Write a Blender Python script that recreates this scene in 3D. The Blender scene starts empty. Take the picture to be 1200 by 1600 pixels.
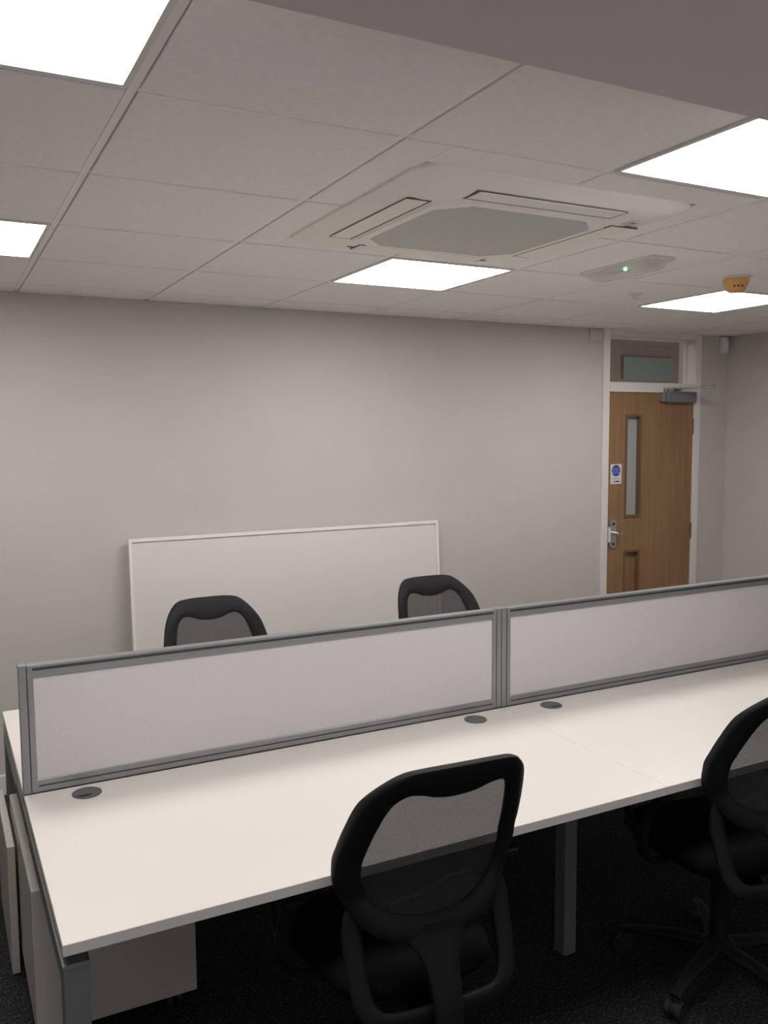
import bpy, bmesh, math, random
from mathutils import Vector, Matrix
random.seed(7)
PI = math.pi

# ------------------------------------------------------------------ camera, world, exposure
scn = bpy.context.scene
cam_d = bpy.data.cameras.new('camera'); cam = bpy.data.objects.new('camera', cam_d)
scn.collection.objects.link(cam); scn.camera = cam
cam_d.sensor_fit = 'VERTICAL'; cam_d.sensor_height = 36.0; cam_d.sensor_width = 27.0
cam_d.lens = 36.0 * 1353.65 / 1600.0
cam_d.clip_start = 0.02
YAW, PITCH, ROLL = -0.4789, 1.4795, -0.0073
R = Matrix.Rotation(YAW, 4, 'Z') @ Matrix.Rotation(PITCH, 4, 'X') @ Matrix.Rotation(ROLL, 4, 'Z')
cam.matrix_world = Matrix.Translation((-0.3793, -1.7754, 1.731)) @ R

world = bpy.data.worlds.new('world'); scn.world = world; world.use_nodes = True
world.node_tree.nodes['Background'].inputs[0].default_value = (0.95, 0.94, 1.0, 1)
world.node_tree.nodes['Background'].inputs[1].default_value = 0.30
vs = scn.view_settings
vs.view_transform = 'Standard'; vs.look = 'None'; vs.gamma = 1.0; vs.use_curve_mapping = False
vs.exposure = 1.86
PANEL_STRENGTH = 5.0
scn.cycles.max_bounces = 10; scn.cycles.diffuse_bounces = 6
scn.cycles.transparent_max_bounces = 12

# ------------------------------------------------------------------ room dimensions (metres)
CZ = 2.40            # ceiling
YW = 2.674           # wall with the door
XR = 4.73            # right wall
XL = -2.30           # left wall (out of frame)
YF = -2.75           # wall behind the camera
DT = 0.731           # desk top height

# ------------------------------------------------------------------ materials
def mat(name, col, rough=0.6, metal=0.0, var=0.0, vscale=40, bump=0.0, bscale=200, spec=0.5, coords='Object'):
    m = bpy.data.materials.new(name); m.use_nodes = True
    nt = m.node_tree; b = nt.nodes['Principled BSDF']
    b.inputs['Base Color'].default_value = (*col, 1)
    b.inputs['Roughness'].default_value = rough
    b.inputs['Metallic'].default_value = metal
    b.inputs['Specular IOR Level'].default_value = spec
    if var or bump:
        tc = nt.nodes.new('ShaderNodeTexCoord')
    if var:
        n = nt.nodes.new('ShaderNodeTexNoise'); n.inputs['Scale'].default_value = vscale
        n.inputs['Detail'].default_value = 4
        nt.links.new(tc.outputs[coords], n.inputs['Vector'])
        r = nt.nodes.new('ShaderNodeValToRGB')
        r.color_ramp.elements[0].position = 0.3; r.color_ramp.elements[1].position = 0.7
        r.color_ramp.elements[0].color = (*[c * (1 - var) for c in col], 1)
        r.color_ramp.elements[1].color = (*[min(1, c * (1 + var)) for c in col], 1)
        nt.links.new(n.outputs['Fac'], r.inputs[0]); nt.links.new(r.outputs[0], b.inputs['Base Color'])
    if bump:
        n2 = nt.nodes.new('ShaderNodeTexNoise'); n2.inputs['Scale'].default_value = bscale
        n2.inputs['Detail'].default_value = 3
        nt.links.new(tc.outputs[coords], n2.inputs['Vector'])
        bp = nt.nodes.new('ShaderNodeBump'); bp.inputs['Strength'].default_value = bump
        bp.inputs['Distance'].default_value = 0.002
        nt.links.new(n2.outputs['Fac'], bp.inputs['Height']); nt.links.new(bp.outputs[0], b.inputs['Normal'])
    return m

def emis(name, col, s):
    m = bpy.data.materials.new(name); m.use_nodes = True
    nt = m.node_tree; nt.nodes.clear()
    e = nt.nodes.new('ShaderNodeEmission'); e.inputs[0].default_value = (*col, 1); e.inputs[1].default_value = s
    o = nt.nodes.new('ShaderNodeOutputMaterial'); nt.links.new(e.outputs[0], o.inputs[0])
    return m

def see_through(name, col, rough, alpha, var=0.0, vscale=900):
    """surface partly open (woven mesh) or clear (glass): transparent mixed with a shaded layer"""
    m = bpy.data.materials.new(name); m.use_nodes = True
    nt = m.node_tree; b = nt.nodes['Principled BSDF']; out = nt.nodes['Material Output']
    b.inputs['Base Color'].default_value = (*col, 1); b.inputs['Roughness'].default_value = rough
    t = nt.nodes.new('ShaderNodeBsdfTransparent'); mx = nt.nodes.new('ShaderNodeMixShader')
    mx.inputs[0].default_value = alpha
    if var:
        tc = nt.nodes.new('ShaderNodeTexCoord'); n = nt.nodes.new('ShaderNodeTexNoise')
        n.inputs['Scale'].default_value = vscale; n.inputs['Detail'].default_value = 1
        nt.links.new(tc.outputs['Object'], n.inputs['Vector'])
        mr = nt.nodes.new('ShaderNodeMapRange')
        mr.inputs['From Min'].default_value = 0.3; mr.inputs['From Max'].default_value = 0.7
        mr.inputs['To Min'].default_value = alpha - var; mr.inputs['To Max'].default_value = alpha + var
        nt.links.new(n.outputs['Fac'], mr.inputs['Value']); nt.links.new(mr.outputs[0], mx.inputs[0])
    nt.links.new(t.outputs[0], mx.inputs[1]); nt.links.new(b.outputs[0], mx.inputs[2])
    nt.links.new(mx.outputs[0], out.inputs['Surface'])
    return m

def wood(name, c1, c2):
    m = bpy.data.materials.new(name); m.use_nodes = True
    nt = m.node_tree; b = nt.nodes['Principled BSDF']; b.inputs['Roughness'].default_value = 0.42
    tc = nt.nodes.new('ShaderNodeTexCoord'); mp = nt.nodes.new('ShaderNodeMapping')
    mp.inputs['Scale'].default_value = (14, 14, 0.9)
    n = nt.nodes.new('ShaderNodeTexNoise'); n.inputs['Scale'].default_value = 2.2; n.inputs['Detail'].default_value = 8
    n.inputs['Distortion'].default_value = 0.4
    r = nt.nodes.new('ShaderNodeValToRGB')
    r.color_ramp.elements[0].position = 0.34; r.color_ramp.elements[1].position = 0.66
    r.color_ramp.elements[0].color = (*c1, 1); r.color_ramp.elements[1].color = (*c2, 1)
    nt.links.new(tc.outputs['Object'], mp.inputs[0]); nt.links.new(mp.outputs[0], n.inputs['Vector'])
    nt.links.new(n.outputs['Fac'], r.inputs[0]); nt.links.new(r.outputs[0], b.inputs['Base Color'])
    return m

def carpet_mat():
    m = bpy.data.materials.new('charcoal_carpet'); m.use_nodes = True
    nt = m.node_tree; b = nt.nodes['Principled BSDF']; b.inputs['Roughness'].default_value = 1.0
    b.inputs['Specular IOR Level'].default_value = 0.1
    tc = nt.nodes.new('ShaderNodeTexCoord'); mp = nt.nodes.new('ShaderNodeMapping')
    mp.inputs['Scale'].default_value = (1.0, 0.45, 1)
    n = nt.nodes.new('ShaderNodeTexNoise'); n.inputs['Scale'].default_value = 190; n.inputs['Detail'].default_value = 3
    r = nt.nodes.new('ShaderNodeValToRGB')
    e = r.color_ramp.elements
    e[0].position = 0.35; e[0].color = (0.010, 0.010, 0.011, 1)
    e[1].position = 0.75; e[1].color = (0.12, 0.12, 0.13, 1)
    k = r.color_ramp.elements.new(0.58); k.color = (0.032, 0.032, 0.034, 1)
    nt.links.new(tc.outputs['Object'], mp.inputs[0]); nt.links.new(mp.outputs[0], n.inputs['Vector'])
    nt.links.new(n.outputs['Fac'], r.inputs[0]); nt.links.new(r.outputs[0], b.inputs['Base Color'])
    bp = nt.nodes.new('ShaderNodeBump'); bp.inputs['Strength'].default_value = 0.6; bp.inputs['Distance'].default_value = 0.004
    nt.links.new(n.outputs['Fac'], bp.inputs['Height']); nt.links.new(bp.outputs[0], b.inputs['Normal'])
    return m

M = {
 'wall': mat('wall_paint', (0.55, 0.523, 0.492), 0.75, var=0.02, vscale=3, bump=0.12, bscale=120, spec=0.2),
 'wallbounce': mat('bounce_wall_paint', (0.84, 0.80, 0.77), 0.75, bump=0.12, bscale=120, spec=0.2),  # unseen rear wall made whiter to bounce more light onto the ceiling
 'soffit': mat('soffit_paint', (0.66, 0.615, 0.60), 0.8, bump=0.1, bscale=120, spec=0.2),
 'tile': mat('ceiling_tile', (0.93, 0.895, 0.885), 0.9, var=0.025, vscale=60, bump=0.25, bscale=500, spec=0.1),
 'tee': mat('ceiling_grid', (0.93, 0.90, 0.89), 0.5, spec=0.2),
 'gap': mat('ceiling_gap', (0.12, 0.11, 0.105), 0.9),
 'trim': mat('white_trim', (0.72, 0.69, 0.66), 0.45),
 'carpet': carpet_mat(),
 'oak': wood('oak_veneer', (0.24, 0.135, 0.062), (0.30, 0.175, 0.085)),
 'oakdark': wood('oak_bead', (0.15, 0.085, 0.045), (0.19, 0.11, 0.058)),
 'steel': mat('satin_steel', (0.55, 0.55, 0.54), 0.32, 1.0),
 'chrome': mat('chrome', (0.85, 0.85, 0.85), 0.12, 1.0),
 'hinge': mat('hinge_steel', (0.25, 0.22, 0.20), 0.4, 0.8),
 'closer': mat('grey_closer', (0.20, 0.21, 0.21), 0.45, 0.3),
 'desk': mat('white_laminate', (0.66, 0.625, 0.59), 0.38, var=0.006, vscale=8),
 'edge': mat('white_edging', (0.6, 0.63, 0.61), 0.5),
 'frame': mat('grey_aluminium', (0.30, 0.305, 0.315), 0.38, 0.55),
 'groove': mat('dark_groove', (0.04, 0.04, 0.045), 0.6),
 'leg': mat('grey_powder_coat', (0.19, 0.20, 0.205), 0.42, 0.3),
 'fabric': mat('pale_grey_fabric', (0.62, 0.60, 0.60), 0.95, var=0.05, vscale=260, bump=0.5, bscale=900, spec=0.1),
 'grommet': mat('grey_plastic', (0.10, 0.105, 0.115), 0.45),
 'ped': mat('white_steel', (0.50, 0.47, 0.435), 0.4),
 'black': mat('black_plastic', (0.008, 0.008, 0.009), 0.6, spec=0.22),
 'seat': mat('black_fabric', (0.006, 0.006, 0.007), 0.95, bump=0.4, bscale=700, spec=0.1),
 'mesh': see_through('black_mesh', (0.02, 0.02, 0.022), 0.8, 0.86, 0.05),
 'rubber': mat('black_rubber', (0.012, 0.012, 0.012), 0.7),
 'board': mat('white_board', (0.70, 0.675, 0.635), 0.35),
 'boardframe': mat('white_board_frame', (0.80, 0.775, 0.735), 0.4),
 'ac': mat('white_ac_plastic', (0.90, 0.865, 0.825), 0.75, spec=0.15),
 'acgrille': mat('ac_filter_grey', (0.56, 0.55, 0.545), 0.9, var=0.05, vscale=400),
 'dark': mat('dark_slot', (0.10, 0.095, 0.09), 0.8),
 'plastic': mat('white_plastic', (0.70, 0.665, 0.64), 0.4),
 'diffuser': see_through('clear_cover', (0.80, 0.77, 0.75), 0.3, 0.30),
 'orange': mat('orange_dust_cap', (0.75, 0.40, 0.12), 0.45),
 'glass': see_through('clear_glass', (0.10, 0.09, 0.08), 0.08, 0.25),
 'clear': see_through('fill_window_glass', (0.02, 0.02, 0.02), 0.05, 0.06),
 'frost': mat('frosted_vision_glass', (0.36, 0.40, 0.385), 0.3),
 'corr': mat('corridor_wall', (0.42, 0.34, 0.27), 0.8),
 'green': mat('green_pane', (0.32, 0.42, 0.36), 0.4),
 'signwhite': mat('sign_white', (0.72, 0.70, 0.72), 0.4),
 'signblue': mat('sign_blue', (0.02, 0.07, 0.33), 0.4),
 'signgrey': mat('sign_grey', (0.35, 0.34, 0.34), 0.5),
 'signpale': mat('sign_pale_text', (0.45, 0.55, 0.75), 0.5),
 'signblack': mat('sign_black', (0.02, 0.018, 0.015), 0.5),
 'lamp': emis('led_panel_light', (1.0, 0.965, 0.935), PANEL_STRENGTH),
 'corrfill': emis('corridor_fill_glow', (1.0, 0.92, 0.82), 4.5),
 'led': emis('green_led', (0.15, 1.0, 0.35), 2.2),
}

# ------------------------------------------------------------------ mesh helpers
def link(name, me, m, parent=None, loc=None):
    o = bpy.data.objects.new(name, me); scn.collection.objects.link(o)
    mats = m if isinstance(m, (list, tuple)) else [m]
    for k in mats: me.materials.append(M[k])
    if parent is not None: o.parent = parent
    if loc is not None: o.location = loc
    return o

def obj(name, bm, m, parent=None, smooth=False, loc=None, bevel=0.0, seg=2, ang=40):
    bmesh.ops.recalc_face_normals(bm, faces=bm.faces)
    me = bpy.data.meshes.new(name); bm.to_mesh(me); bm.free()
    if smooth:
        for p in me.polygons: p.use_smooth = True
    o = link(name, me, m, parent, loc)
    if smooth:
        es = o.modifiers.new('edges', 'EDGE_SPLIT'); es.split_angle = math.radians(ang)
    if bevel:
        b = o.modifiers.new('bevel', 'BEVEL'); b.width = bevel; b.segments = seg; b.limit_method = 'ANGLE'
    return o

def box(bm, x0, x1, y0, y1, z0, z1, mi=0, M4=None):
    c = [Vector((x, y, z)) for x in (x0, x1) for y in (y0, y1) for z in (z0, z1)]
    if M4 is not None: c = [M4 @ v for v in c]
    v = [bm.verts.new(p) for p in c]
    for f in ((0, 1, 3, 2), (4, 6, 7, 5), (0, 4, 5, 1), (2, 3, 7, 6), (0, 2, 6, 4), (1, 5, 7, 3)):
        bm.faces.new([v[i] for i in f]).material_index = mi
    return bm

def B(*a, **k):
    return box(bmesh.new(), *a, **k)

def loft(bm, rings, cap=True, closed=True, mi=0):
    vr = [[bm.verts.new(p) for p in r] for r in rings]
    n = len(vr[0])
    for a, b in zip(vr, vr[1:]):
        for i in range(n if closed else n - 1):
            j = (i + 1) % n
            bm.faces.new((a[i], a[j], b[j], b[i])).material_index = mi
    if cap and closed:
        bm.faces.new(list(reversed(vr[0]))).material_index = mi
        bm.faces.new(vr[-1]).material_index = mi
    return bm

def circle(r, n, z, cx=0, cy=0):
    return [Vector((cx + r * math.cos(2 * PI * i / n), cy + r * math.sin(2 * PI * i / n), z)) for i in range(n)]

def lathe(bm, prof, n=24, cx=0, cy=0, cap=True, mi=0):
    return loft(bm, [circle(max(r, 1e-4), n, z, cx, cy) for r, z in prof], cap, mi=mi)

def cyl(bm, p, q, r, n=14, r2=None, mi=0):
    p = Vector(p); q = Vector(q); d = (q - p).normalized()
    u = d.orthogonal().normalized(); w = d.cross(u)
    r2 = r if r2 is None else r2
    rings = []
    for c, rr in ((p, r), (q, r2)):
        rings.append([c + rr * (math.cos(2 * PI * i / n) * u + math.sin(2 * PI * i / n) * w) for i in range(n)])
    return loft(bm, rings, mi=mi)

def sweep(bm, pts, sizes, up, closed=False, n=12, power=3.0):
    """superellipse section swept along pts; sizes = (half width, half thickness) per point; up = thickness direction"""
    pts = [Vector(p) for p in pts]; rings = []
    N = len(pts)
    for i, p in enumerate(pts):
        if closed: t = pts[(i + 1) % N] - pts[i - 1]
        else: t = pts[min(i + 1, N - 1)] - pts[max(i - 1, 0)]
        t.normalize()
        u0 = Vector(up[i]) if isinstance(up, list) else Vector(up)
        s = t.cross(u0).normalized(); u = s.cross(t).normalized()
        a, b = sizes[i] if isinstance(sizes, list) else sizes
        ring = []
        for k in range(n):
            th = 2 * PI * (k + 0.5) / n
            c, q = math.cos(th), math.sin(th)
            e = 2.0 / power
            ring.append(p + s * a * math.copysign(abs(c) ** e, c) + u * b * math.copysign(abs(q) ** e, q))
        rings.append(ring)
    if closed: rings.append(rings[0]); return loft(bm, rings, cap=False)
    return loft(bm, rings)

def catmull(pts, k=6, closed=False):
    pts = [Vector(p) for p in pts]; N = len(pts); out = []
    rng = range(N if closed else N - 1)
    for i in rng:
        if closed: p0, p1, p2, p3 = pts[i - 1], pts[i], pts[(i + 1) % N], pts[(i + 2) % N]
        else: p0, p1, p2, p3 = pts[max(i - 1, 0)], pts[i], pts[i + 1], pts[min(i + 2, N - 1)]
        for j in range(k):
            t = j / k
            out.append(0.5 * ((2 * p1) + (p2 - p0) * t + (2 * p0 - 5 * p1 + 4 * p2 - p3) * t * t + (-p0 + 3 * p1 - 3 * p2 + p3) * t ** 3))
    if not closed: out.append(pts[-1])
    return out

def rrect(w, h, r, n=6):
    """rounded rectangle outline in 2D centred on 0"""
    o = []
    for cx, cy, a0 in ((w / 2 - r, h / 2 - r, 0), (-w / 2 + r, h / 2 - r, PI / 2), (-w / 2 + r, -h / 2 + r, PI), (w / 2 - r, -h / 2 + r, 1.5 * PI)):
        for i in range(n + 1):
            a = a0 + PI / 2 * i / n
            o.append((cx + r * math.cos(a), cy + r * math.sin(a)))
    return o

def thing(name, label, cat, loc=(0, 0, 0), rz=0, group=None):
    o = bpy.data.objects.new(name, None); scn.collection.objects.link(o)
    o.empty_display_size = 0.1
    o.location = loc; o.rotation_euler = (0, 0, rz)
    return tag(o, label, cat, group)

def tag(o, label, cat, group=None):
    o['label'] = label; o['category'] = cat
    if group: o['group'] = group
    return o

def struct(name, bm, m, **k):
    o = obj(name, bm, m, **k); o['kind'] = 'structure'
    return o

def copy_tree(o, parent=None):
    c = o.copy(); scn.collection.objects.link(c); c.parent = parent
    for ch in [x for x in scn.objects if x.parent == o]:
        copy_tree(ch, c)
    return c

# ------------------------------------------------------------------ setting: shell
fl = struct('floor', B(XL - .1, XR + .1, YF - .1, YW + 2.0, -0.1, 0.0), 'carpet')
# door opening in the far wall
OX0, OX1, OZ1 = 3.575, 4.425, 2.385
WT = 0.14
bm = bmesh.new()
box(bm, XL - .1, OX0, YW, YW + WT, 0, 2.6)
box(bm, OX1, XR + .1, YW, YW + WT, 0, 2.6)
box(bm, OX0, OX1, YW, YW + WT, OZ1, 2.6)
struct('wall_back', bm, 'wall')
struct('wall_right', B(XR, XR + .1, YF - .1, YW, 0, 2.6), 'wall')
struct('wall_left', B(XL - .1, XL, YF - .1, YW, 0, 2.6), 'wall')
WX0, WX1, WZ0, WZ1 = -1.6, 3.6, 0.95, 2.15      # added unseen window behind the camera, fill daylight for the ceiling
bm = bmesh.new()
box(bm, XL, WX0, YF - .1, YF, 0, 2.6); box(bm, WX1, XR, YF - .1, YF, 0, 2.6)
box(bm, WX0, WX1, YF - .1, YF, 0, WZ0); box(bm, WX0, WX1, YF - .1, YF, WZ1, 2.6)
struct('wall_front', bm, 'wallbounce')
bm = bmesh.new()
for k in range(5):
    x = WX0 + (WX1 - WX0) * k / 4; xa, xb = max(WX0, x - .03), min(WX1, x + .03)
    box(bm, xa, xb, YF - .08, YF - .02, WZ0, WZ1)
    if k < 4:
        xn = WX0 + (WX1 - WX0) * (k + 1) / 4 - (.03 if k < 3 else .03)
        box(bm, xb, xn, YF - .08, YF - .02, WZ0, WZ0 + .05); box(bm, xb, xn, YF - .08, YF - .02, WZ1 - .05, WZ1)
wf = struct('fill_window', bm, 'trim')
obj('pane', B(WX0 + .03, WX1 - .03, YF - .055, YF - .049, WZ0 + .05, WZ1 - .05), 'clear', wf)
# skirting
def skirting(name, x0, x1, y0, y1, ax):
    bm = B(x0, x1, y0, y1, 0, 0.10)
    return struct(name, bm, 'trim', bevel=0.004)
skirting('baseboard_back', XL + .016, 3.54, YW - .015, YW, 0)
skirting('baseboard_back_corner', 4.46, XR - .016, YW - .015, YW, 0)
skirting('baseboard_right', XR - .015, XR, YF, YW, 1)
skirting('baseboard_left', XL, XL + .015, YF, YW, 1)

# ceiling: lay-in grid with flush edged tiles, lamp and AC openings left free
lamps = [(-.6, -.6), (1.2, -.6), (-.6, 1.2), (1.2, 1.2), (3.0, 1.2)]
bm = bmesh.new()
box(bm, XL - .1, XR + .1, YF - .1, YW, 2.445, 2.6, mi=2)        # slab behind the tiles
BE = -0.617          # far edge of the lowered bulkhead
TZ = CZ - 0.0035      # tile face, the tees sit a little higher
i0, i1, j0, j1 = -5, 8, -1, 5
def clip(a, b, lo, hi): return max(a, lo), min(b, hi)
AC = (0.735, 1.665, 0.135, 1.065)
def tilebox(x0, x1, y0, y1):
    if x1 - x0 < .02 or y1 - y0 < .02: return
    box(bm, x0, x1, y0, y1, TZ, CZ + .018, mi=0)
for i in range(i0, i1):
    for j in range(j0, j1):
        X0, X1 = clip(i * .6, (i + 1) * .6, XL, XR); Y0, Y1 = clip(j * .6, (j + 1) * .6, BE, YW)
        if any(abs(i * .6 - lx) < .01 and abs(j * .6 - ly) < .01 for lx, ly in lamps): continue
        g = 0.0125
        x0, x1, y0, y1 = X0 + g, X1 - g, Y0 + g, Y1 - g
        # cut round the AC cassette
        if x1 > AC[0] and x0 < AC[1] and y1 > AC[2] and y0 < AC[3]:
            tilebox(x0, min(x1, AC[0]), y0, y1)
            tilebox(max(x0, AC[1]), x1, y0, y1)
            xa, xb = max(x0, AC[0]), min(x1, AC[1])
            tilebox(xa, xb, y0, min(y1, AC[2])); tilebox(xa, xb, max(y0, AC[3]), y1)
        else: tilebox(x0, x1, y0, y1)
def tee(x0, x1, y0, y1):
    if x1 > x0 and y1 > y0: box(bm, x0, x1, y0, y1, CZ, CZ + .03, mi=1)
w = 0.0100
for i in range(i0 + 1, i1):
    x = i * .6
    if AC[0] < x < AC[1]: tee(x - w, x + w, BE, AC[2]); tee(x - w, x + w, AC[3], YW)
    else: tee(x - w, x + w, BE, YW)
for j in range(j0, j1):
    y = j * .6
    for i in range(i0, i1):
        X0, X1 = clip(i * .6 + w, (i + 1) * .6 - w, XL, XR)
        if AC[2] < y < AC[3]:
            if X0 < AC[0] < X1: X1 = AC[0]
            elif X0 < AC[1] < X1: X0 = AC[1]
        tee(X0, X1, y - w, y + w)
box(bm, XL, XR, YW - .022, YW, CZ, CZ + .03, mi=1); box(bm, XR - .022, XR, BE, YW, CZ, CZ + .03, mi=1)
struct('ceiling', bm, ['tile', 'tee', 'gap'], bevel=0.0012, seg=1)
struct('ceiling_bulkhead', B(XL, XR, YF, BE, 2.307, 2.44), 'soffit')

# corridor behind the door
CY = YW + 1.55
struct('wall_corridor', B(2.4, 6.2, CY, CY + .1, 0, 2.6), 'corr')
bm = B(2.3, 2.4, YW + WT, CY + .1, 0, 2.6); box(bm, 6.2, 6.3, YW + WT, CY + .1, 0, 2.6)
struct('wall_corridor_end', bm, 'corr')
struct('ceiling_corridor', B(2.3, 6.3, YW + WT, CY + .1, 2.5, 2.6), 'corr')
# flat green patch on the corridor's far side, seen through the transom
gl = struct('corridor_patch', B(5.15, 5.75, CY - .03, CY, 2.20, 2.395), 'green')
l = thing('corridor_fill_light', 'added unseen fill light in the corridor behind the oak door', 'light', (3.9, YW + .5, 2.5))
obj('light_frame', B(-.2, .2, -.1, .1, -.03, 0), 'trim', l)
obj('diffuser', B(-.18, .18, -.08, .08, -.034, -.03), 'corrfill', l)  # lamp added out of view so the corridor reads dimly through the transom

# ------------------------------------------------------------------ door set
fx = 0.05
bm = bmesh.new()
# architraves on the room side
box(bm, OX0 - .02, OX0 + .035, YW - .018, YW, 0, CZ - .002); box(bm, OX1 - .035, OX1 + .02, YW - .018, YW, 0, CZ - .002)
box(bm, OX0 + .035, OX1 - .035, YW - .018, YW, 2.360, CZ - .002)
box(bm, OX0 + .035, OX1 - .035, YW - .018, YW + WT, 1.990, 2.050)          # transom rail
box(bm, OX0, OX0 + .036, YW, YW + WT, 0, 2.385); box(bm, OX1 - .036, OX1, YW, YW + WT, 0, 2.385)   # linings
box(bm, OX0 + .036, OX1 - .036, YW, YW + WT, 2.36, 2.385)
fr = struct('trim_1', bm, 'trim', bevel=0.003)
DX0, DX1, DZ1 = 3.6125, 4.3875, 1.986
DY0, DY1 = YW - .004, YW + .040
door = bpy.data.objects.new('door_1', None); scn.collection.objects.link(door); door.location = (DX1, YW + .02, 0)
door['kind'] = 'structure'
def dloc(o): o.location = (-DX1, -(YW + .02), 0); return o
V1 = (3.775, 3.900, 1.150, 1.835); V2 = (3.765, 3.900, 0.30, 0.915)
bm = bmesh.new()
zs = [0.008, V2[2], V2[3], V1[2], V1[3], DZ1]
vx0, vx1 = 3.770, 3.903
box(bm, DX0, vx0, DY0, DY1, zs[0], DZ1); box(bm, vx1, DX1, DY0, DY1, zs[0], DZ1)
box(bm, vx0, vx1, DY0, DY1, zs[0], zs[1]); box(bm, vx0, vx1, DY0, DY1, zs[2], zs[3]); box(bm, vx0, vx1, DY0, DY1, zs[4], zs[5])
dloc(obj('leaf', bm, 'oak', door))
def bead(z0, z1):
    bm = bmesh.new(); t = .009
    y0, y1 = DY0 - .006, DY0 + .031
    if z0 < .5: y1 = DY0 + .027
    box(bm, vx0 - .006, vx0 + t, y0, y1, z0 - .006, z1 + .006); box(bm, vx1 - t, vx1 + .006, y0, y1, z0 - .006, z1 + .006)
    box(bm, vx0 + t, vx1 - t, y0, y1, z0 - .006, z0 + t); box(bm, vx0 + t, vx1 - t, y0, y1, z1 - t, z1 + .006)
    return dloc(obj('glazing_bead', bm, 'oakdark', door))
bead(V1[2], V1[3]); bead(V2[2], V2[3])
dloc(obj('vision_panel', B(vx0, vx1, DY0 + .032, DY0 + .038, V1[2], V1[3]), 'frost', door))
dloc(obj('lower_panel', B(vx0, vx1, DY0 + .028, DY0 + .036, V2[2], V2[3]), 'oak', door))
for z in (1.76, 1.02, 0.25):
    bm = B(DX1 - .004, DX1 + .013, DY0 - .003, DY0 + .03, z - .052, z + .052)
    cyl(bm, (DX1 + .004, DY0 - .005, z - .055), (DX1 + .004, DY0 - .005, z + .055), .007)
    dloc(obj('hinge', bm, 'hinge', door))
# digital lock, lever and latch on the leading edge
bm = bmesh.new()
for cz, r in ((1.108, .032), (0.972, .032)):
    loft(bm, [[Vector((3.664 + r * math.cos(a), y, cz + r * math.sin(a))) for a in [2 * PI * i / 24 for i in range(24)]] for y in (DY0, DY0 - .010)])
box(bm, 3.636, 3.692, DY0 - .009, DY0, .972, 1.108)
lk = dloc(obj('lock_plate', bm, 'steel', door, bevel=.002))
bm = B(3.618, 3.640, DY0 - .014, DY0 - .001, 0.985, 1.088); dloc(obj('latch_cover', bm, 'plastic', door, bevel=.003))
bm = bmesh.new(); cyl(bm, (3.672, DY0 - .009, 1.046), (3.672, DY0 - .052, 1.046), .010)
sweep(bm, catmull([(3.672, DY0 - .048, 1.046), (3.682, DY0 - .052, 1.046), (3.692, DY0 - .052, 1.045), (3.700, DY0 - .050, 1.044)]), (.009, .007), (0, 0, 1), power=2)
dloc(obj('lever_handle', bm, 'chrome', door, smooth=True))
for cz in (1.108, .972):
    bm = bmesh.new(); cyl(bm, (3.664, DY0 - .010, cz), (3.664, DY0 - .016, cz), .009)
    dloc(obj('keyhole_cylinder', bm, 'groove', door))
# overhead closer
bm = B(4.088, 4.372, DY0 - .048, DY0, 1.925, 1.997); cb = dloc(obj('door_closer', bm, 'closer', door, bevel=.004))
bm = B(4.060, 4.088, DY0 - .040, DY0, 1.930, 1.992); dloc(obj('door_closer_cap', bm, 'frame', door, bevel=.004))
bm = bmesh.new()
cyl(bm, (4.10, DY0 - .024, 1.997), (4.10, DY0 - .024, 2.022), .014)
sweep(bm, [(4.10, DY0 - .024, 2.018), (4.31, 2.430, 2.021)], (.013, .006), (0, 0, 1))
sweep(bm, [(4.31, 2.430, 2.030), (4.20, YW - .030, 2.016)], (.008, .004), (0, 0, 1))
cyl(bm, (4.31, 2.430, 2.014), (4.31, 2.430, 2.036), .012)
box(bm, 4.180, 4.222, YW - .046, YW - .018, 2.006, 2.024)
dloc(obj('closer_arm', bm, 'hinge', door))
# fixed light above the door
wn = bpy.data.objects.new('window_2', None); scn.collection.objects.link(wn); wn['kind'] = 'structure'
wn.location = (4.0, YW + .09, 2.05)
def wl(o): o.location = (-4.0, -(YW + .09), -2.05); return o
wl(obj('pane', B(OX0 + .036, OX1 - .036, YW + .085, YW + .091, 2.05, 2.36), 'glass', wn))
bm = bmesh.new(); t = .012; a, b_, y0, y1 = OX0 + .036, OX1 - .036, YW + .066, YW + .085
box(bm, a, a + t, y0, y1, 2.05, 2.36); box(bm, b_ - t, b_, y0, y1, 2.05, 2.36)
box(bm, a + t, b_ - t, y0, y1, 2.05, 2.05 + t); box(bm, a + t, b_ - t, y0, y1, 2.36 - t, 2.36)
wl(obj('glazing_bead', bm, 'trim', wn))

# fire door sign stuck to the leaf
sg = thing('fire_door_sign', 'small white sign with blue disc stuck on the oak door', 'sign', (3.6855, DY0, 1.443))
obj('sign_plate', B(-.0475, .0475, -.002, -.0003, -.066, .066), 'signwhite', sg)
bm = bmesh.new(); loft(bm, [[Vector((.037 * math.cos(a), y, .023 + .038 * math.sin(a))) for a in [2 * PI * i / 40 for i in range(40)]] for y in (-.002, -.0026)])
obj('blue_disc', bm, 'signblue', sg)
def text(s, size, loc, m, parent, name):
    cu = bpy.data.curves.new(name, 'FONT'); cu.body = s; cu.size = size; cu.align_x = 'CENTER'; cu.align_y = 'CENTER'; cu.extrude = .0002
    to = bpy.data.objects.new(name + '_tmp', cu); scn.collection.objects.link(to)
    bpy.context.view_layer.update()
    me = bpy.data.meshes.new_from_object(to.evaluated_get(bpy.context.evaluated_depsgraph_get()))
    bpy.data.objects.remove(to); me.name = name
    me.transform(Matrix.Rotation(PI / 2, 4, 'X')); me.materials.clear()
    return link(name, me, m, parent, loc)
for k, s in enumerate(('Automatic', 'fire door', 'keep clear')):
    text(s, .0145, (0, -.0029, .037 - .014 * k), 'signpale', sg, 'lettering')
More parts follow.
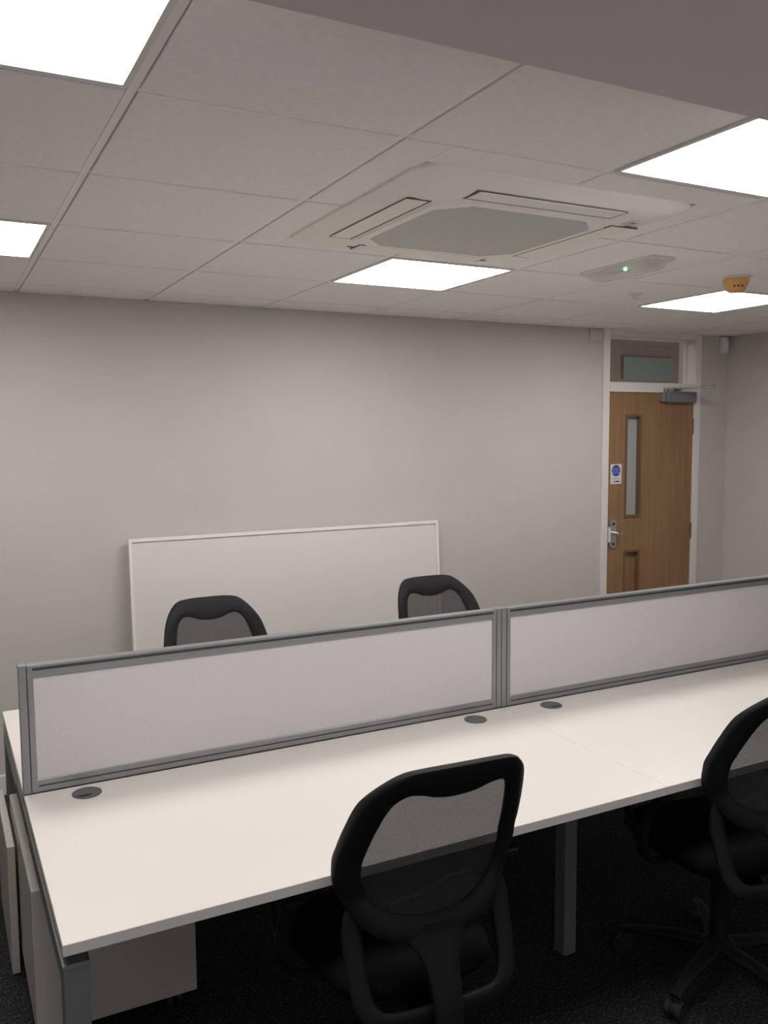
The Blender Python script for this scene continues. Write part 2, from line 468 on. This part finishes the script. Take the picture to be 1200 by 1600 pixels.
bm = B(-.036, .030, -.0026, -.002, -.0245, -.0225); box(bm, -.036, .034, -.0026, -.002, -.031, -.029); box(bm, -.036, .026, -.0026, -.002, -.037, -.035)
obj('small_print', bm, 'signgrey', sg)
bm = B(-.024, -.004, -.0026, -.002, -.054, -.048); box(bm, -.002, .032, -.0026, -.002, -.055, -.046)
obj('black_mark', bm, 'signblack', sg)

# blank plate and motion sensor on the wall
p = thing('wall_plate', 'blank square cream plate high on the wall left of the door', 'plate', (3.500, YW, 2.349))
obj('plate', B(-.058, .050, -.012, 0, -.040, .040), 'wall', p, bevel=.004)
p = thing('motion_sensor', 'white motion sensor high in the corner right of the door', 'sensor', (4.672, YW, 2.335))
bm = bmesh.new()
prof = [(-.058, .60), (-.05, .85), (-.02, 1.0), (.03, 1.0), (.05, .97), (.056, .90)]
rings = []
for z, s in prof:
    rings.append([Vector((-.033 * s * math.cos(a), -.045 * s * math.sin(a), z)) for a in [PI * i / 14 for i in range(15)]] )
loft(bm, rings)
obj('body', bm, 'plastic', p, smooth=True, ang=50)
bm = bmesh.new(); rings = []
for z in (-.030, .028):
    rings.append([Vector((-.022 * math.cos(a), -.048 * math.sin(a), z)) for a in [PI * (.12 + .76 * i / 12) for i in range(13)]])
loft(bm, rings)
obj('lens', bm, 'trim', p, smooth=True)
obj('top_cap', B(-.034, .034, -.044, 0, .056, .060), 'hinge', p)

# ------------------------------------------------------------------ ceiling things
def make_panel():
    t = thing('ceiling_light_panel', '', 'ceiling light')
    bm = bmesh.new(); o, i = .2885, .276
    box(bm, -o, o, -o, -i, -.006, .02); box(bm, -o, o, i, o, -.006, .02)
    box(bm, -o, -i, -i, i, -.006, .02); box(bm, i, o, -i, i, -.006, .02)
    obj('light_frame', bm, 'trim', t)
    obj('diffuser', B(-i, i, -i, i, .005, .015), 'lamp', t)
    return t
labels = {(-.6, -.6): 'large glowing ceiling panel nearest, at top left of the photo',
          (1.2, -.6): 'glowing ceiling panel cut by the bulkhead at upper right of the photo',
          (-.6, 1.2): 'glowing ceiling panel cut off by the left edge, below the largest panel',
          (1.2, 1.2): 'glowing ceiling panel between the air conditioner and the far wall',
          (3.0, 1.2): 'glowing ceiling panel beside the orange smoke detector, near the door'}
pan = make_panel(); first = True
for lx, ly in lamps:
    o = pan if first else copy_tree(pan)
    first = False
    o.location = (lx + .3, ly + .3, CZ); o['label'] = labels[(lx, ly)]; o['group'] = 'ceiling light panels'

# ceiling cassette air conditioner
ac = thing('ceiling_air_conditioner', 'white square four-way air conditioner cassette in the ceiling', 'air conditioner', (1.2, .605, CZ + .005))
def sq(s, r, z): return [Vector((x, y, z)) for x, y in rrect(s, s, r, 6)]
bm = bmesh.new()
loft(bm, [sq(.95, .07, .002), sq(.95, .07, -.017), sq(.935, .065, -.020), sq(.90, .05, -.024), sq(.87, .045, -.032), sq(.70, .02, -.038)], cap=True)
obj('fascia', bm, 'ac', ac, smooth=True, ang=25)
for k in range(4):
    Mx = Matrix.Rotation(k * PI / 2, 4, 'Z')
    bm = bmesh.new(); box(bm, -.262, .262, -.400, -.322, -.0388, -.036, M4=Mx)
    sl = obj('air_slot', bm, 'dark', ac)
    bm = bmesh.new(); box(bm, -.254, .254, -.400, -.331, -.0398, -.0385, M4=Mx @ Matrix.Translation((0, 0, 0)))
    obj('louvre', bm, 'ac', sl)
def octo(s, c, z): h = s / 2; return [Vector(v + (z,)) for v in ((h, h - c), (h - c, h), (-h + c, h), (-h, h - c), (-h, -h + c), (-h + c, -h), (h - c, -h), (h, -h + c))]
bm = bmesh.new(); loft(bm, [octo(.63, .07, -.037), octo(.62, .07, -.044), octo(.60, .065, -.045)])
gr = obj('intake_grille', bm, 'ac', ac)
bm = bmesh.new(); loft(bm, [octo(.575, .085, -.0445), octo(.56, .08, -.0462)])
obj('grille_mesh', bm, 'acgrille', gr)
for x, y, rz in ((-.27, .37, .2), (.27, .375, .2), (-.02, .385, .2)):
    bm = bmesh.new(); box(bm, -.016, .016, -.0025, .0025, -.0395, -.037, M4=Matrix.Translation((x, y, 0)) @ Matrix.Rotation(0, 4, 'Z'))
    obj('clip_slot', bm, 'dark', ac)
bm = B(.335, .385, -.335, -.285, -.0405, -.037); s_ = obj('receiver_cover', bm, 'plastic', ac, bevel=.001)
obj('receiver_window', B(.352, .367, -.322, -.312, -.0415, -.040), 'hinge', s_)
obj('indicator_slot', B(.375, .425, -.268, -.260, -.041, -.037), 'dark', ac)

# emergency light with clear cover and green led
em = thing('emergency_light', 'long clear emergency light on the ceiling with a green indicator', 'emergency light', (2.140, .945, TZ))
bm = bmesh.new()
def rr(w_, h_, r, z): return [Vector((x, y, z)) for x, y in rrect(w_, h_, r, 6)]
loft(bm, [rr(.130, .430, .02, 0), rr(.130, .430, .02, -.008), rr(.122, .420, .02, -.011)])
obj('base_plate', bm, 'plastic', em)
bm = bmesh.new()
loft(bm, [rr(.115, .40, .03, -.0105), rr(.110, .385, .03, -.022), rr(.098, .355, .03, -.036), rr(.075, .315, .03, -.042)])
cv = obj('clear_cover', bm, 'diffuser', em, smooth=True, ang=60)
for y in (-.135, .135):
    bm = B(-.040, .040, y - .004, y + .004, -.040, -.0115); obj('lens_rib', bm, 'plastic', cv)
bm = bmesh.new(); lathe(bm, [(.006, -.0105), (.006, -.018), (.003, -.020)], 12); obj('indicator_led', bm, 'led', em)

# smoke detector with orange dust cap, little sprinkler head
sd = thing('smoke_detector', 'smoke detector under an orange dust cap near the far light', 'smoke detector', (2.755, .925, TZ))
bm = bmesh.new(); lathe(bm, [(.055, 0), (.055, -.008), (.050, -.014)], 32); obj('base', bm, 'plastic', sd, smooth=True)
bm = bmesh.new(); lathe(bm, [(.053, -.014), (.056, -.020), (.054, -.026), (.046, -.045), (.038, -.062), (.030, -.068)], 32)
oc = obj('dust_cap', bm, 'orange', sd, smooth=True, ang=50)
for a in (-2.55, -2.20, -1.85):
    r_ = .045; c_ = Vector((r_ * math.cos(a), r_ * math.sin(a), -.047)); d = Vector((math.cos(a), math.sin(a), -.35)).normalized()
    bm = bmesh.new(); cyl(bm, c_ - d * .006, c_ + d * .004, .0042, 10); obj('sensing_hole', bm, 'signblack', oc)
sp = thing('ceiling_sensor', 'tiny white round ceiling sensor between emergency light and far lamp', 'sensor', (2.700, 1.475, TZ))
bm = bmesh.new(); lathe(bm, [(.034, 0), (.034, -.005), (.028, -.008)], 24); obj('base', bm, 'plastic', sp, smooth=True)
bm = bmesh.new(); lathe(bm, [(.018, -.008), (.018, -.018), (.012, -.026), (.004, -.028)], 24); obj('lens', bm, 'plastic', sp, smooth=True)

# ------------------------------------------------------------------ whiteboard against the wall
wb = thing('whiteboard', 'white framed whiteboard standing on the floor, leaning on the far wall', 'whiteboard', (1.365, YW - .118, 0))
wb.rotation_euler = (math.atan2(-.076, 1.21), 0, 0)
W, H = 1.80, 1.212
obj('board_surface', B(-W / 2 + .01, W / 2 - .01, -.006, .008, .01, H - .01), 'board', wb)
bm = bmesh.new(); t = .018
box(bm, -W / 2, W / 2, -.013, .010, 0, t); box(bm, -W / 2, W / 2, -.013, .010, H - t, H)
box(bm, -W / 2, -W / 2 + t, -.013, .010, t, H - t); box(bm, W / 2 - t, W / 2, -.013, .010, t, H - t)
obj('board_frame', bm, 'boardframe', wb, bevel=.002)

# ------------------------------------------------------------------ bench desks
SX = 1.415
DK = [(-.200, SX - .0004, -.045, .757), (SX + .0004, 3.03, -.045, .757), (-.200, SX - .0004, .800, 1.594), (SX + .0004, 3.03, .800, 1.594)]
dl = ['white desktop at front left, with a curved-slot grommet at each rear corner',
      'white desktop at front right, beyond the seam, behind the right mesh chair',
      'white desktop behind the left screen, only its left end showing',
      'white desktop behind the right screen, hidden from the front']
for k, (x0, x1, y0, y1) in enumerate(DK):
    t = thing('desktop', dl[k], 'desk', ((x0 + x1) / 2, (y0 + y1) / 2, DT - .025), group='white bench desktops')
    hx, hy = (x1 - x0) / 2, (y1 - y0) / 2
    obj('worktop', B(-hx, hx, -hy, hy, 0, .025), 'desk', t, bevel=.0012, seg=1)
    gy = (hy - .064) * (1 if y0 < .5 else -1)
    for s in (-1, 1):
        gx = s * (hx - (.158 if k % 2 == 0 else .172))
        g = bpy.data.objects.new('cable_grommet', None)
        bm = bmesh.new(); lathe(bm, [(.040, .0251), (.040, .0272), (.038, .0284), (.035, .0284), (.034, .0274)], 36)
        g = obj('cable_grommet', bm, 'grommet', t, smooth=True, loc=(gx, gy, 0))
        # turned cover leaf with a crescent opening
        cx, cy, ang = (-.010, -.016, 0) if s * (1 if k % 2 == 0 else -1) < 0 else (.004, -.018, 0)
        if not (k == 0 and s == 1):
            bm = bmesh.new(); ring = []
            for q in range(13):
                a = -PI + PI * q / 12
                ring.append((cx + .021 * math.cos(a), cy + .010 * math.sin(a)))
            for q in range(1, 12):
                a = PI * q / 12
                ring.append((cx + .021 * math.cos(a), cy + .0035 * math.sin(a)))
            loft(bm, [[Vector((x, y, z)) for x, y in ring] for z in (.0272, .0281)])
            obj('cable_opening', bm, 'rubber', g)

fr = thing('bench_frame', 'grey steel bench frame carrying the four white desktops', 'desk frame', (0, 0, 0))
LT = DT - .025 - .026      # top of frame under the spacers
def leg(x0, y0, w=.05):
    o = obj('leg', B(x0, x0 + w, y0, y0 + w, 0.004, LT), 'leg', fr, bevel=.002); 
    obj('foot', B(x0 + .004, x0 + w - .004, y0 + .004, y0 + w - .004, 0, .006), 'rubber', o)
for x0 in (-.200, 2.976):
    leg(x0, -.040); leg(x0, 1.540)
    bm = B(x0, x0 + .05, .010, 1.540, LT - .05, LT)
    e = obj('end_beam', bm, 'leg', fr, bevel=.002)
    bm = B(x0 + .010, x0 + .044, -.035, 1.585, LT, LT + .026)
    obj('spacer_rail', bm, 'groove', fr)
    obj('lip', B(x0 - .001, x0 + .051, -.041, 1.591, LT - .003, LT + .004), 'frame', e)
    for a, b_ in ((.40, .62), (.70, .76), (.80, 1.06)):
        obj('slot', B(x0 - .0012, x0 + .001, a, b_, LT - .034, LT - .020), 'groove', e)
for y0 in (.365, 1.150):
    leg(SX - .026, y0)
bm = B(SX - .025, SX + .025, .415, 1.150, LT - .05, LT); obj('middle_beam', bm, 'leg', fr, bevel=.002)
obj('middle_spacer', B(SX - .02, SX + .02, .2, 1.38, LT, LT + .026), 'groove', fr)
for y in (.37, 1.14):
    bm = B(-.150, SX - .026, y, y + .04, LT - .04, LT); box(bm, SX + .026, 2.976, y, y + .04, LT - .04, LT)
    obj('side_beam', bm, 'leg', fr)

# desk screens
def screen(x0, x1, label):
    t = thing('desk_screen', label, 'screen', ((x0 + x1) / 2, .780, DT), group='fabric desk screens')
    h = (x1 - x0) / 2; Z = .364; T = .017
    obj('fabric_panel', B(-h + .03, h - .03, -.012, .012, .02, Z - .02), 'fabric', t)
    def rail(name, a, b_, z0, z1):
        o = obj(name, B(a, b_, -T, T, z0, z1), 'frame', t, bevel=.0012, seg=1); return o
    r = rail('bottom_rail', -h + .020, h - .020, 0.0, .036)
    obj('groove', B(-h + .040, h - .036, -T - .0006, T + .0006, .0165, .0205), 'groove', r)
    r = rail('top_rail', -h + .020, h - .020, Z - .034, Z)
    obj('groove', B(-h + .036, h - .036, -T - .0006, T + .0006, Z - .015, Z - .007), 'groove', r)
    for s in (-1, 1):
        a, b_ = sorted((s * (h - .022), s * (h - .038)))
        rail('side_stile', a, b_, .034, Z - .032)
        a, b_ = sorted((s * h, s * (h - .0205)))
        p = rail('end_post', a, b_, 0.0, Z + .0015)
        a, b_ = sorted((s * (h - .0205), s * (h - .0225)))
        obj('groove', B(a, b_, -T - .0004, T + .0004, 0.001, Z), 'groove', p)
screen(-.200, SX - .0012, 'pale grey fabric screen in grey frame on the left desks')
screen(SX + .0012, 3.03, 'pale grey fabric screen in grey frame on the right desks')

# pedestals under the left end
def pedestal(x0, x1, y0, y1, z0, z1, label, face):
    t = thing('pedestal', label, 'pedestal', ((x0 + x1) / 2, (y0 + y1) / 2, 0))
    hx, hy = (x1 - x0) / 2, (y1 - y0) / 2
    yb0, yb1 = (-hy, hy - .022) if face > 0 else (-hy + .022, hy)
    obj('body', B(-hx, hx, yb0, yb1, z0, z1), 'ped', t, bevel=.003)
    n = 3; hh = (z1 - z0 - .02) / n
    for k in range(n):
        ya, yb = (hy - .020, hy) if face > 0 else (-hy, -hy + .020)
        za = z0 + .01 + k * hh
        d = obj('drawer', B(-hx, hx, ya, yb, za + .002, za + hh - .002), 'ped', t, bevel=.002)
        yy = hy if face > 0 else -hy
        bm = bmesh.new(); s = 1 if face > 0 else -1
        sweep(bm, [(-.06, yy, za + hh * .6), (-.06, yy + s * .022, za + hh * .6), (.06, yy + s * .022, za + hh * .6), (.06, yy, za + hh * .6)], (.004, .004), (0, 0, 1), power=2)
        obj('handle', bm, 'chrome', d)
    for sx in (-1, 1):
        for sy in (-1, 1):
            cx, cy = sx * (hx - .06), sy * (hy - .06)
            bm = B(cx - .018, cx + .018, cy - .018, cy + .018, .055, z0)
            c_ = obj('caster', bm, 'leg', t)
            bm = bmesh.new(); cyl(bm, (cx - .022, cy, .03), (cx - .008, cy, .03), .03, 20); cyl(bm, (cx + .008, cy, .03), (cx + .022, cy, .03), .03, 20)
            obj('wheel', bm, 'rubber', c_, smooth=True)
pedestal(-.200, .250, .680, 1.430, .065, .490, 'white drawer pedestal on castors under the left end of the bench', 1)
t = thing('side_panel', 'narrow white upright panel on the floor, left of the white pedestal', 'panel', (-.2200, 1.37, 0))
obj('panel', B(-.012, .012, -.25, .25, .004, .430), 'ped', t, bevel=.003)
obj('foot', B(-.010, .010, -.24, .24, 0, .004), 'rubber', t)

# ------------------------------------------------------------------ mesh-back task chair
def yb(z):
    P = [(.36, -.285), (.45, -.280), (.5, -.266), (.6, -.236), (.7, -.222), (.8, -.246), (.9, -.296), (1.0, -.350), (1.05, -.376)]
    if z <= P[0][0]: return P[0][1]
    for (a, ya), (b, y_) in zip(P, P[1:]):
        if z <= b: 
            s = (z - a) / (b - a); return ya + (y_ - ya) * s
    return P[-1][1]
WID = [(.36, .24), (.66, .21), (.715, .222), (.775, .232), (.83, .228), (.89, .218), (.95, .202), (1.0, .195), (1.10, .195)]
def S(u, z, off=0.0):
    """point on the curved back; off > 0 is forward"""
    W = .19
    for (a, wa), (b, wb_) in zip(WID, WID[1:]):
        if a <= z <= b: W = wa + (wb_ - wa) * (z - a) / (b - a)
    q = min(1.05, abs(u) / W)
    return Vector((u, yb(z) + .020 * (u / .24) ** 2 + .030 * q ** 5 * min(1, W / .2) + off, z))

def make_chair():
    t = thing('task_chair', '', 'chair')
    # --- upper ring of the back: lofted between outer and inner outline
    outer = [(0, 1.042), (.090, 1.040), (.136, 1.030), (.174, .996), (.202, .950), (.218, .890), (.228, .830), (.232, .775), (.222, .715), (.190, .655), (.145, .612), (.075, .588), (0, .580)]
    inner = [(0, .952), (.045, .957), (.082, .970), (.114, .972), (.142, .946), (.160, .885), (.171, .825), (.176, .770), (.168, .720), (.143, .684), (.102, .657), (.052, .642), (0, .638)]
    def full(h):
        L = [(-u, z) for u, z in reversed(h[1:-1])]
        return catmull([Vector((u, 0, z)) for u, z in h + L], 5, True)
    O, I = full(outer), full(inner)
    secs = [(0.0, -.002), (0.03, -.012), (.12, -.016), (.5, -.017), (.88, -.013), (.97, -.009), (1, 0), (.97, .008), (.88, .013), (.5, .016), (.12, .014), (.03, .010)]
    rings = []
    for f, off in secs:
        rings.append([S(o.x + (i.x - o.x) * f, o.z + (i.z - o.z) * f, off) for o, i in zip(O, I)])
    bm = bmesh.new(); rings.append(rings[0]); loft(bm, rings, cap=False)
    bmesh.ops.remove_doubles(bm, verts=bm.verts, dist=1e-6)
    ring = obj('back_frame', bm, 'black', t, smooth=True, ang=60)
    # --- mesh sheet
    bm = bmesh.new(); n = len(I); layers = []
    c0 = Vector((0, 0, .80))
    for f in (1.04, .85, .65, .45, .25, .08):
        layers.append([S(c0.x + (i.x - c0.x) * f, c0.z + (i.z - c0.z) * f, .006) for i in I])
    loft(bm, layers, cap=False)
    vs_ = [v for v in bm.verts][-n:]; bm.faces.new(vs_)
    obj('mesh_panel', bm, 'mesh', t, smooth=True, ang=80)
    # --- lower support: two struts, bottom bar, spine that flares at the top
    bm = bmesh.new()
    path = [(-.180, .705), (-.190, .640), (-.190, .560), (-.186, .500), (-.174, .458), (-.140, .432), (-.07, .428), (0, .428), (.07, .428), (.140, .432), (.174, .458), (.186, .500), (.190, .560), (.190, .640), (.180, .705)]
    pp = catmull([Vector((u, 0, z)) for u, z in path], 5)
    N = len(pp)
    sweep(bm, [S(p.x, p.z, .004) for p in pp], [(.024 * min(1, .3 + .7 * min(i, N - 1 - i) / 6), .0105) for i in range(N)], (0, 1, 0), n=12)
    obj('support_loop', bm, 'black', t, smooth=True, ang=50)
    bm = bmesh.new()
    sp_ = [(.622, .060), (.612, .085), (.600, .080), (.570, .055), (.540, .043), (.500, .037), (.45, .036), (.40, .036), (.36, .036)]
    sweep(bm, [S(0, z, -.006 if z > .58 else (-.018 if z > .5 else -.026)) for z, w_ in sp_], [(w_, .012) for z, w_ in sp_], (0, 1, 0), n=12)
    sweep(bm, [S(0, .375, -.020), Vector((0, -.20, .365)), Vector((0, -.06, .385))], [(.035, .014), (.035, .016), (.045, .018)], (0, 0, 1))
    obj('spine', bm, 'black', t, smooth=True, ang=50)
    # --- lumbar pad behind the mesh
    bm = bmesh.new()
    q = catmull([S(-.10, .660, .022), S(-.05, .664, .026), S(0, .668, .028), S(.06, .690, .026), S(.11, .690, .022)], 5)
    sweep(bm, q, (.007, .004), (0, 1, 0)); obj('lumbar_bar', bm, 'black', t, smooth=True)
    # --- seat cushion
    bm = bmesh.new(); rings = []
    def seat_ring(sx, sy, z):
        o = []
        for i in range(40):
            a = 2 * PI * i / 40; c, s = math.cos(a), math.sin(a)
            x = sx * math.copysign(abs(c) ** .55, c); y = sy * math.copysign(abs(s) ** .55, s)
            dz = -.022 * max(0, (y - .12) / .14) ** 2 if y > .12 else 0
            o.append(Vector((x * (1 - .08 * (y < 0)), y + .03, z + dz - .006 * (1 - min(1, abs(x) / .2)) * (z > .45))))
        return o
    for sx, sy, z in ((.19, .19, .418), (.225, .225, .428), (.243, .240, .450), (.240, .238, .470), (.222, .220, .486), (.17, .17, .492), (.08, .08, .490)):
        rings.append(seat_ring(sx, sy, z))
    loft(bm, rings); obj('seat', bm, 'seat', t, smooth=True, ang=60)
    bm = bmesh.new(); loft(bm, [seat_ring(.19, .18, .402), seat_ring(.20, .19, .420)]); obj('seat_pan', bm, 'black', t)
    bm = B(-.075, .075, -.10, .11, .352, .404)
    mech = obj('tilt_mechanism', bm, 'black', t, bevel=.01)
    bm = bmesh.new(); sweep(bm, catmull([(.07, .04, .375), (.15, .045, .378), (.215, .05, .368)]), (.006, .005), (0, 0, 1)); obj('height_lever', bm, 'black', mech)
    # --- loop arms
    for s in (-1, 1):
        bm = bmesh.new()
        lp = catmull([(s * .16, .02, .406), (s * .235, .02, .408), (s * .276, .02, .445), (s * .288, .00, .53), (s * .288, -.05, .62), (s * .288, -.075, .650)], 5)
        sweep(bm, lp, (.020, .010), (0, 0.2, 1), n=10)
        lp = catmull([(s * .276, .03, .445), (s * .288, .07, .53), (s * .288, .135, .62), (s * .288, .15, .650)], 5)
        sweep(bm, lp, (.016, .009), (1, 0, 0), n=10)
        a = obj('armrest', bm, 'black', t, smooth=True)
        bm = bmesh.new(); sweep(bm, [(s * .288, -.105, .660), (s * .288, -.09, .662), (s * .288, .03, .664), (s * .288, .16, .662), (s * .288, .178, .658)], [(.02, .007), (.032, .012), (.036, .013), (.030, .012), (.018, .007)], (0, 0, 1), n=14)
        obj('arm_pad', bm, 'black', a, smooth=True)
    # --- gas lift, star base and castors
    bm = bmesh.new(); lathe(bm, [(.030, .352), (.030, .30), (.028, .300), (.028, .11), (.034, .10), (.034, .075)], 20)
    obj('gas_lift', bm, 'black', t, smooth=True, ang=30)
    bm = bmesh.new(); lathe(bm, [(.045, .072), (.052, .080), (.050, .112), (.036, .122)], 20)
    for k in range(5):
        a = 2 * PI * k / 5 + 1.10; d = Vector((math.cos(a), math.sin(a), 0))
        sweep(bm, [d * .03 + Vector((0, 0, .098)), d * .14 + Vector((0, 0, .096)), d * .24 + Vector((0, 0, .086)), d * .305 + Vector((0, 0, .072))], [(.030, .015), (.025, .014), (.019, .011), (.016, .008)], (0, 0, 1))
    base = obj('star_base', bm, 'black', t, smooth=True, ang=40)
    for k in range(5):
        a = 2 * PI * k / 5 + 1.10; d = Vector((math.cos(a), math.sin(a), 0)); p = d * .297; s = Vector((-d.y, d.x, 0))
        bm = bmesh.new()
        for q in (-1, 1):
            cyl(bm, p + s * q * .008 + Vector((0, 0, .027)), p + s * q * .024 + Vector((0, 0, .027)), .027, 18)
        cyl(bm, p + Vector((0, 0, .045)), p + Vector((0, 0, .07)), .008, 10)
        cyl(bm, p - s * .007 + Vector((0, 0, .03)), p + s * .007 + Vector((0, 0, .03)), .022, 14)
        obj('castor', bm, 'rubber', base, smooth=True, ang=40)
    return t
chair = make_chair()
spots = [(.600, .083, -.06, 'black mesh-back office chair at the front left desktop, seen from behind'),
         (1.770, .070, -.15, 'black mesh-back office chair at lower right, cut by the right edge'),
         (.632, 1.430, PI + .02, 'black mesh-back chair behind the left screen, in front of the whiteboard'),
         (1.706, 1.430, PI + .0, "black mesh-back chair behind the screens, by the whiteboard's right end")]
for k, (x, y, rz, lab) in enumerate(spots):
    c = chair if k == 0 else copy_tree(chair)
    c.location = (x, y, 0); c.rotation_euler = (0, 0, rz); c['label'] = lab; c['group'] = 'black task chairs around the bench'
